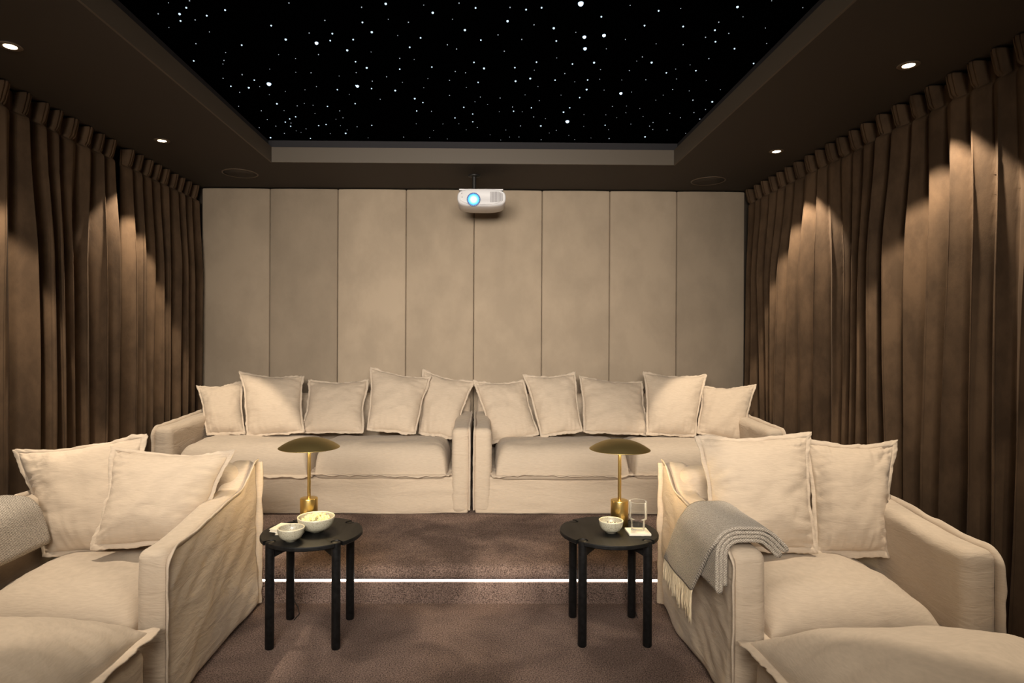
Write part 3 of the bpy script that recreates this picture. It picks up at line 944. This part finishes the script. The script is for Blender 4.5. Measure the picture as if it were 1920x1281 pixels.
# ---------------------------------------------------------------- throws
def throw(xa, xb, ztop, y0, y1, inner, skew, label, seed, hem, passes, fringe=True, tail=52):
    """folded blanket over an arm between xa and xb; inner=+1: seat lies at +x of the arm"""
    def hug(off, s_out, s_in):
        """points from the outer low end over the arm to the inner low end, off = distance from the arm"""
        r = .045
        pts = []
        xo, xi = (xa, xb) if inner > 0 else (xb, xa)
        sg = inner
        for z in np.linspace(s_out, ztop - r, 8):
            pts.append((xo - sg * off, z))
        for a in np.linspace(math.pi, math.pi / 2, 7)[1:]:
            pts.append((xo + sg * (r + (r + off) * math.cos(a)), ztop - r + (r + off) * math.sin(a)))
        ae = math.radians(tail)
        for a in np.linspace(math.pi / 2, ae, 6)[1:]:
            pts.append((xi - sg * (r - (r + off) * math.cos(a)), ztop - r + (r + off) * math.sin(a)))
        lx, lz = pts[-1]
        for t in np.linspace(0, 1, 6)[1:]:
            pts.append((lx + sg * s_in * math.sin(ae) * t, lz - s_in * math.cos(ae) * t - .012 * t * t))
        return pts
    path = []
    for k, (off, so, si) in enumerate(passes):
        h = hug(off, so, si)
        path += h if k % 2 == 0 else h[::-1]
    path = np.array(path)
    seg = np.r_[0, np.cumsum(np.linalg.norm(np.diff(path, axis=0), axis=1))]
    n = int(seg[-1] / .010)
    t = np.linspace(0, seg[-1], n)
    X, Z = np.interp(t, seg, path[:, 0]), np.interp(t, seg, path[:, 1])
    for _ in range(2):
        X[1:-1] = (X[:-2] + 2 * X[1:-1] + X[2:]) / 4
        Z[1:-1] = (Z[:-2] + 2 * Z[1:-1] + Z[2:]) / 4
    first = t < (len(hug(*passes[0])) and seg[len(hug(*passes[0])) - 1])
    m = 34
    v = np.linspace(0, 1, m)
    XX, VV = np.meshgrid(X, v, indexing='ij')
    ZZ = np.meshgrid(Z, v, indexing='ij')[0]
    outer = np.where(first & ((X - (xa + xb) / 2) * inner < 0), 1., 0.)
    below = np.clip(ztop - Z, 0, 1) * outer
    YY = y0 + (y1 - y0) * VV + (skew * below)[:, None]
    nz = .006 * noise(V3(XX * 6, YY * 6, ZZ * 5), 1, seed)
    sg = np.where(XX < (xa + xb) / 2, -1, 1)
    XX = XX + sg * np.abs(nz) * (ZZ < ztop)
    ZZ = ZZ + np.abs(nz) * (ZZ > ztop)
    XX = XX + (outer * below)[:, None] * (-inner) * .02 * (noise(V3(YY * 9, 0, 0), 1, seed + 1) + .5)
    o = MB().grid(V3(XX, YY, ZZ)).build('throw_blanket', THROW)
    md = o.modifiers.new('thickness', 'SOLIDIFY')
    md.thickness = .014
    md.offset = 0
    tag(o, label, 'blanket')
    if fringe:
        rng = random.Random(seed)
        fm = MB()
        edge = V3(XX, YY, ZZ)[0]
        for i in range(70):
            u = (i + .5) / 70
            a = edge[min(m - 1, int(u * (m - 1)))]
            b_ = edge[min(m - 1, int(u * (m - 1)) + 1)]
            f = u * (m - 1) - int(u * (m - 1))
            p = a * (1 - f) + b_ * f
            cl = (round(u * 22 - .5) + .5) / 22
            L = (.11 + .03 * (1 - u)) * rng.uniform(.8, 1.15)
            dy = (cl - u) * (y1 - y0) * .7 + rng.uniform(-.012, .012)
            dx = -inner * rng.uniform(-.002, .012)
            pts = [(p[0] + dx * s + rng.uniform(-.002, .002), p[1] + dy * s + .004 * math.sin(s * 5 + i), p[2] + .004 - L * s) for s in np.linspace(0, 1, 7)]
            fm.tube(pts, [.0040, .0044, .0038, .0036, .0034, .0030, .0020], 5)
        tag(fm.build('fringe', THREAD, o), 'cream knotted fringe')
    return o


throw(1.0 - .014, 1.0 + .14 + .006, .672, 2.455, 2.86, 1, .85, 'grey knitted throw with cream fringe over the right armchair\'s arm', 5, .38,
      [(.058, .385, .080), (.041, .475, .080), (.025, .470, .072), (.009, .50, .072)])
throw(-2.30 - .006, -2.16 + .014, .664, 2.40, 2.94, 1, .1, 'grey knitted throw folded over the left armchair\'s far arm, at the photo edge', 8, .38,
      [(.062, .40, .135), (.045, .475, .135), (.027, .470, .12), (.010, .50, .12)], True, 18)


# ---------------------------------------------------------------- side tables and what stands on them
def side_table(cx, cy, ztop, R, label, seed):
    g = empty('side_table', (cx, cy, 0), label, 'side table', 'two round black side tables')
    d = .158
    legs = [(cx - d, cy - d), (cx + d, cy - d), (cx - d, cy + d), (cx + d, cy + d)]
    # top with a slot at every leg
    lr = .0215
    Rl = math.hypot(d, d)
    ring = []
    for k in range(4):
        a0 = math.atan2([-1, -1, 1, 1][k], [-1, 1, 1, -1][k])
        half = math.asin((lr + .003) / R)
        # slot: from the rim inwards round the leg
        aa = np.linspace(a0 - half, a0 + half, 2)
        ux, uy = math.cos(a0), math.sin(a0)
        vx, vy = -uy, ux
        w = lr + .003
        ring.append((cx + R * math.cos(aa[0]), cy + R * math.sin(aa[0])))
        for th in np.linspace(-math.pi / 2, -3 * math.pi / 2, 11):
            ring.append((cx + ux * Rl + ux * w * math.cos(th) + vx * w * math.sin(th), cy + uy * Rl + uy * w * math.cos(th) + vy * w * math.sin(th)))
        ring.append((cx + R * math.cos(aa[1]), cy + R * math.sin(aa[1])))
        for a in np.linspace(a0 + half, a0 + math.pi / 2 - half, 22)[1:-1]:
            ring.append((cx + R * math.cos(a), cy + R * math.sin(a)))
    n = len(ring)
    mb = MB()
    v = []
    for z, inset in ((ztop - .020, .004), (ztop - .016, 0), (ztop - .004, 0), (ztop, .003)):
        for x, y in ring:
            L = math.hypot(x - cx, y - cy)
            v.append((cx + (x - cx) * (L - inset) / L, cy + (y - cy) * (L - inset) / L, z))
    v += [(cx, cy, ztop), (cx, cy, ztop - .020)]
    fs = []
    for r_ in range(3):
        for i in range(n):
            j = (i + 1) % n
            fs.append((r_ * n + i, r_ * n + j, (r_ + 1) * n + j, (r_ + 1) * n + i))
    for i in range(n):
        j = (i + 1) % n
        fs.append((3 * n + i, 3 * n + j, 4 * n))
        fs.append((j, i, 4 * n + 1))
    mb.add(v, fs)
    mb.build('table_top', BLACKWOOD, g, angle=35)
    for x, y in legs:
        MB().lathe([(.0001, .001), (lr - .003, .001), (lr, .006), (lr, ztop - .004), (lr - .003, ztop - .0015), (.0001, ztop - .001)], (x, y, 0), 28, False, False).build('leg', BLACKWOOD, g, angle=40)
    # crossed stretchers with a shallow arch under the top
    for s in (1, -1):
        m = MB()
        L = Rl - lr * .6
        ts = np.linspace(-1, 1, 17)
        u = np.array([1, s]) / math.sqrt(2)
        w = np.array([-u[1], u[0]]) * .011
        P = []
        for t in ts:
            c = np.array([cx, cy]) + u * L * t
            zb = ztop - .020 - (.028 + .030 * abs(t) ** 2.2)
            zt_ = ztop - .0205 if s > 0 else ztop - .0215
            P.append([(c[0] - w[0], c[1] - w[1], zb), (c[0] + w[0], c[1] + w[1], zb), (c[0] + w[0], c[1] + w[1], zt_), (c[0] - w[0], c[1] - w[1], zt_)])
        m.grid(np.array(P), cv=True)
        m.f.append((0, 1, 2, 3))
        m.f.append((67, 66, 65, 64))
        m.build('stretcher', BLACKWOOD, g, smooth=False)
    return g


ZT = .513
side_table(-.853, 3.11, ZT, .249, 'round black wooden side table at left, holding the popcorn bowl', 1)
side_table(.647, 3.136, ZT, .247, 'round black wooden side table at right, holding the glass', 2)


def lamp(x, y, label, leg, rim_y, h=.447):
    g = empty('table_lamp', (x, y, ZT), label, 'lamp', 'two brass table lamps')
    z = ZT + .0006
    MB().lathe([(.0001, 0), (.044, 0), (.0455, .002), (.0455, .128), (.0445, .131), (.042, .132), (.0001, .132)], (x, y, z), 56, False, False).build('base', BRASS, g, angle=40)
    MB().lathe([(.0001, .131), (.0088, .131), (.0088, h - .022), (.0001, h - .022)], (x, y, z), 20, False, False).build('stem', BRASS, g, angle=40)
    R = .157
    out, inn = [], []
    for t in np.linspace(0, 1, 22):
        rr = R * math.sin(t * math.pi / 2)
        hh = .050 * (1 - (rr / R) ** 2.3)
        out.append((max(rr, .0001), h - .050 + hh + .002))
        inn.append((max(rr - .0015, .0001), h - .050 + hh - .001))
    sh = MB().lathe(out + [(R + .0005, h - .050)] + inn[::-1], (x, y, z), 72, False, False).build('lamp_shade', DARKBRASS, g)
    MB().lathe([(.0001, h - .030), (.030, h - .030), (.033, h - .022), (.0001, h - .016)], (x, y, z), 32, False, False).build('light_source', emit('lamp_led', (1, .82, .5), 9), g)
    light('lamp_glow', 'POINT', (x, y - .035, z + h - .055), 3.6, (1.0, .80, .50), shadow_soft_size=.02)
    light('lamp_glow', 'POINT', (x + .03, y + .02, z + h - .055), 2.0, (1.0, .80, .50), shadow_soft_size=.02)
    m = MB()
    lx_, ly_ = leg
    m.tube([(x, y + .044, z + .0032), (x, rim_y + .001, z + .0036), (x, rim_y + .008, z - .008), (x, rim_y - .01, z - .045), (lx_ * 1.03, ly_ + .08, z - .06), (lx_ * 1.03, ly_ + .085, .3), (lx_ * 1.025, ly_ + .08, .10), (lx_ + .020, ly_ + .075, .03), (lx_ + .034, ly_ + .05, .004), (lx_ + .026, ly_ - .02, .004)], .0025, 8)
    tag(m.build('power_cord', DARKMET, g), 'thin dark power cord')
    return g


lamp(-.910, 3.252, 'brass mushroom lamp on the left side table behind the popcorn', (-1.011, 3.268), 3.356)
lamp(.722, 3.225, 'brass mushroom lamp on the right side table beside the glass', (.806, 3.294), 3.374)


def bowl(x, y, R, h, label, rb=.030):
    g = empty('bowl', (x, y, ZT), label, 'bowl')
    prof = [(.0001, .004), (rb * .85, .004), (rb * .9, .0008), (rb, .0008), (rb + .001, .008)]
    for t in np.linspace(0, 1, 14)[1:]:
        prof.append((rb + (R - rb) * math.sin(t * math.pi / 2) ** .85, .008 + (h - .008) * (1 - math.cos(t * math.pi / 2)) ** .95))
    inner = []
    for t in np.linspace(1, 0, 14):
        inner.append((max(.0001, (R - .005) * math.sin(t * math.pi / 2) ** .8), .014 + (h - .014) * (1 - math.cos(t * math.pi / 2))))
    MB().lathe(prof + inner, (x, y, ZT), 64, False, False).build('body', CERAMIC, g)
    MB().lathe([(R - .0052, h - .0018), (R - .0045, h + .0012), (R - .0015, h + .0015), (R + .0006, h), (R, h - .002)], (x, y, ZT), 64, False, False).build('rim', RIM, g)
    return g


bowl(-.835, 3.115, .092, .074, 'larger speckled cream bowl heaped with popcorn', .034)
bowl(-.915, 2.965, .063, .064, 'smaller empty speckled cream bowl on the left table', .027)
bowl(.652, 3.10, .0605, .063, 'small speckled cream bowl of nuts on the right table', .025)


def pieces(cx, cy, z, R, n, size, mat, name, label, cat, seed, heap=.02, lumps=4):
    rng = random.Random(seed)
    m = MB()
    for i in range(n):
        a, r = rng.uniform(0, 6.283), R * math.sqrt(rng.random())
        zz = z + heap * (1 - (r / R) ** 2) + rng.uniform(-.004, .004)
        for j in range(lumps):
            s = size * rng.uniform(.55, 1)
            c = np.array([cx + r * math.cos(a), cy + r * math.sin(a), zz]) + np.array([rng.uniform(-1, 1) for _ in range(3)]) * size * .6
            m.add(_iv * np.array([rng.uniform(.6, 1), rng.uniform(.6, 1), rng.uniform(.6, 1)]) * s + c, _if)
    o = m.build(name, mat)
    tag(o, label, cat, kind='stuff')
    return o


pieces(-.835, 3.115, ZT + .056, .066, 110, .0085, POPCORN, 'popcorn', 'pale yellow popcorn heaped in the larger bowl', 'popcorn', 3, .024)
pieces(.652, 3.10, ZT + .038, .034, 50, .006, NUTS, 'nuts', 'mixed nuts in the small bowl beside the glass', 'nuts', 4, .008, 1)


def book(c, w, d, h, rot, label, z):
    g = empty('book', (c[0], c[1], z), label, 'book', 'two small cream books')
    R_ = np.array([[math.cos(rot), -math.sin(rot)], [math.sin(rot), math.cos(rot)]])

    def bx(mb, lo, hi):
        p = []
        for zz in (lo[2], hi[2]):
            for x, y in ((lo[0], lo[1]), (hi[0], lo[1]), (hi[0], hi[1]), (lo[0], hi[1])):
                q = R_ @ np.array([x, y])
                p.append((c[0] + q[0], c[1] + q[1], z + zz))
        mb.add(p, [(0, 3, 2, 1), (4, 5, 6, 7), (0, 1, 5, 4), (1, 2, 6, 5), (2, 3, 7, 6), (3, 0, 4, 7)])
        return mb
    m = MB()
    bx(m, (-w / 2, -d / 2, .0004), (w / 2, d / 2, .0018))
    bx(m, (-w / 2, -d / 2, h - .0018), (w / 2, d / 2, h - .0002))
    bx(m, (w / 2 - .002, -d / 2, .0004), (w / 2, d / 2, h - .0002))
    m.build('cover', PAPER, g, smooth=False)
    bx(MB(), (-w / 2 + .003, -d / 2 + .003, .0018), (w / 2 - .003, d / 2 - .003, h - .0018)).build('pages', mat_new('page_edges', (.60, .53, .40), .9), g, smooth=False)
    return g


book((-.955, 3.10), .135, .10, .013, .05, 'small cream book at the bottom of the pair behind the empty bowl', ZT)
book((-.965, 3.09), .15, .11, .015, -.22, 'small cream book lying on top of the other behind the empty bowl', ZT + .0132)

# coaster with the stepped glass
cb = at(1198, 996, 3.05)
cx_, cy_ = .785, 3.09
m = rbox((cx_ - .055, cy_ - .052, ZT + .001), (cx_ + .055, cy_ + .052, ZT + .013), .003, .03)
cs = m.build('coaster', PAPER)
tag(cs, 'square cream coaster under the glass on the right table', 'coaster')
g = empty('drinking_glass', (cx_, cy_, ZT + .0135), 'clear stepped drinking glass standing on the square coaster', 'glass')
MB().lathe([(.0001, .001), (.030, .001), (.034, .004), (.0345, .052), (.036, .057), (.0435, .061), (.0445, .066), (.0445, .146), (.0438, .148), (.0425, .146), (.0422, .070),
            (.0412, .066), (.034, .062), (.0320, .054), (.0315, .014), (.028, .010), (.0001, .009)], (cx_, cy_, ZT + .0135), 56, False, False).build('tumbler', GLASS, g)

# ---------------------------------------------------------------- projector
pf = 4.86      # front face depth
c0 = at(903, 371, pf)
pw, phh, pd = .385, .142, .27
g = empty('projector', (c0.x, pf + pd / 2, ZC), 'white projector with glowing lens hanging from the ceiling border', 'projector')


def superloop(y, sx, sz, cz, n=64, e=3.2):
    pts = []
    for a in np.linspace(0, 2 * math.pi, n, endpoint=False):
        ca, sa = math.cos(a), math.sin(a)
        pts.append((c0.x + sx / 2 * math.copysign(abs(ca) ** (2 / e), ca), y, cz + sz / 2 * math.copysign(abs(sa) ** (2 / e), sa)))
    return pts


mb = MB()
cz = c0.z
P = np.array([superloop(pf + .006, pw * .80, phh * .78, cz + .004), superloop(pf, pw * .955, phh * .90, cz + .004), superloop(pf + .004, pw * .985, phh * .955, cz + .003), superloop(pf + .02, pw, phh, cz),
              superloop(pf + pd - .03, pw, phh * .98, cz - .001), superloop(pf + pd - .004, pw * .96, phh * .9, cz), superloop(pf + pd, pw * .8, phh * .7, cz)])
mb.grid(P, cv=True)
mb.f.append(tuple(range(64)))
mb.f.append(tuple(6 * 64 + i for i in reversed(range(64))))
mb.build('housing', WHITEPL, g, angle=35)
MB().box((c0.x - .004, pf + .12, cz + phh / 2 - .004), (pw * .90, .22, .012)).build('top_plate', WHITEPL, g, smooth=False)
# front bezel
mb = MB()
P = np.array([superloop(pf + .004, pw * .90, phh * .80, cz + .006, e=2.8), superloop(pf - .004, pw * .895, phh * .79, cz + .006, e=2.8), superloop(pf - .005, pw * .86, phh * .74, cz + .006, e=2.8), superloop(pf + .002, pw * .5, phh * .3, cz + .006, e=2.8)])
mb.grid(P, cv=True)
mb.f.append(tuple(3 * 64 + i for i in range(64)))
mb.build('front_panel', WHITEPL, g, angle=35)
lp = at(888, 374, pf - .01)


def disc_y(r0, r1, y0, y1, c, n=48):
    a = np.linspace(0, 2 * math.pi, n, endpoint=False)
    P = np.array([[(c.x + r * math.cos(t), y, c.z + r * math.sin(t)) for t in a] for r, y in ((r0, y0), (r1, y0), (r1, y1), (r0, y1))])
    return MB().grid(P, cu=True, cv=True)


disc_y(.046, .054, pf - .012, pf + .002, lp).build('lens_ring', mat_new('blue_grey_ring', (.08, .16, .35), .4), g, angle=35)
lensm = bpy.data.materials.new('lens_glow')
lensm.use_nodes = True
nt, b, N = nodes(lensm)
b.inputs['Base Color'].default_value = (0, 0, 0, 1)
geo = N('ShaderNodeTexCoord')
vl = N('ShaderNodeVectorMath', operation='DISTANCE')
vl.inputs[1].default_value = (lp.x, pf - .010, lp.z)
nt.links.new(geo.outputs['Object'], vl.inputs[0])
rp = N('ShaderNodeValToRGB')
els = rp.color_ramp.elements
els[0].position, els[0].color = 0.22, (1, 1, 1, 1)
els[1].position, els[1].color = 1.0, (.01, .12, .6, 1)
e2 = els.new(.55); e2.color = (.25, .85, 1, 1)
e3 = els.new(.80); e3.color = (.03, .45, 1, 1)
mm = N('ShaderNodeMath', operation='MULTIPLY')
mm.inputs[1].default_value = 1 / .046
nt.links.new(vl.outputs['Value'], mm.inputs[0])
nt.links.new(mm.outputs[0], rp.inputs['Fac'])
nt.links.new(rp.outputs['Color'], b.inputs['Emission Color'])
b.inputs['Emission Strength'].default_value = 2.2
disc_y(.0005, .046, pf - .010, pf - .004, lp).build('lens', lensm, g, angle=35)
# teeth round the lens
mb = MB()
for k in range(22):
    a = 2 * math.pi * k / 22
    mb.box((lp.x + .0475 * math.cos(a), pf - .013, lp.z + .0475 * math.sin(a)), (.0055, .004, .0055))
mb.build('lens_teeth', mat_new('dark_blue_teeth', (.005, .02, .08), .5), g, smooth=False)
# air vent
mb = MB()
vx = at(931, 371, pf).x
for k in range(9):
    x = vx - .044 + k * .011
    hgt = .082 if k < 6 else .082 - (k - 5) * .008
    mb.box((x, pf - .006, cz + .006), (.0072, .006, hgt))
mb.build('air_vent', GREYPL, g, smooth=False)
for px, py in ((866, 363), (866.5, 370)):
    q = at(px, py, pf)
    disc_y(.0004, .004, pf - .008, pf - .002, q, 16).build('sensor', GREYPL, g)
# mount
tq = at(889, 350, pf + .23)
MB().lathe([(.016, cz + phh / 2 + .006), (.016, ZC - .012), (.050, ZC - .010), (.050, ZC - .001)], (tq.x, pf + .23, 0), 28).build('mount_pole', DARKMET, g, angle=40)
MB().box((tq.x + .045, pf + .20, cz + phh / 2 + .018), (.16, .10, .012)).build('mount_bracket', DARKMET, g, smooth=False)
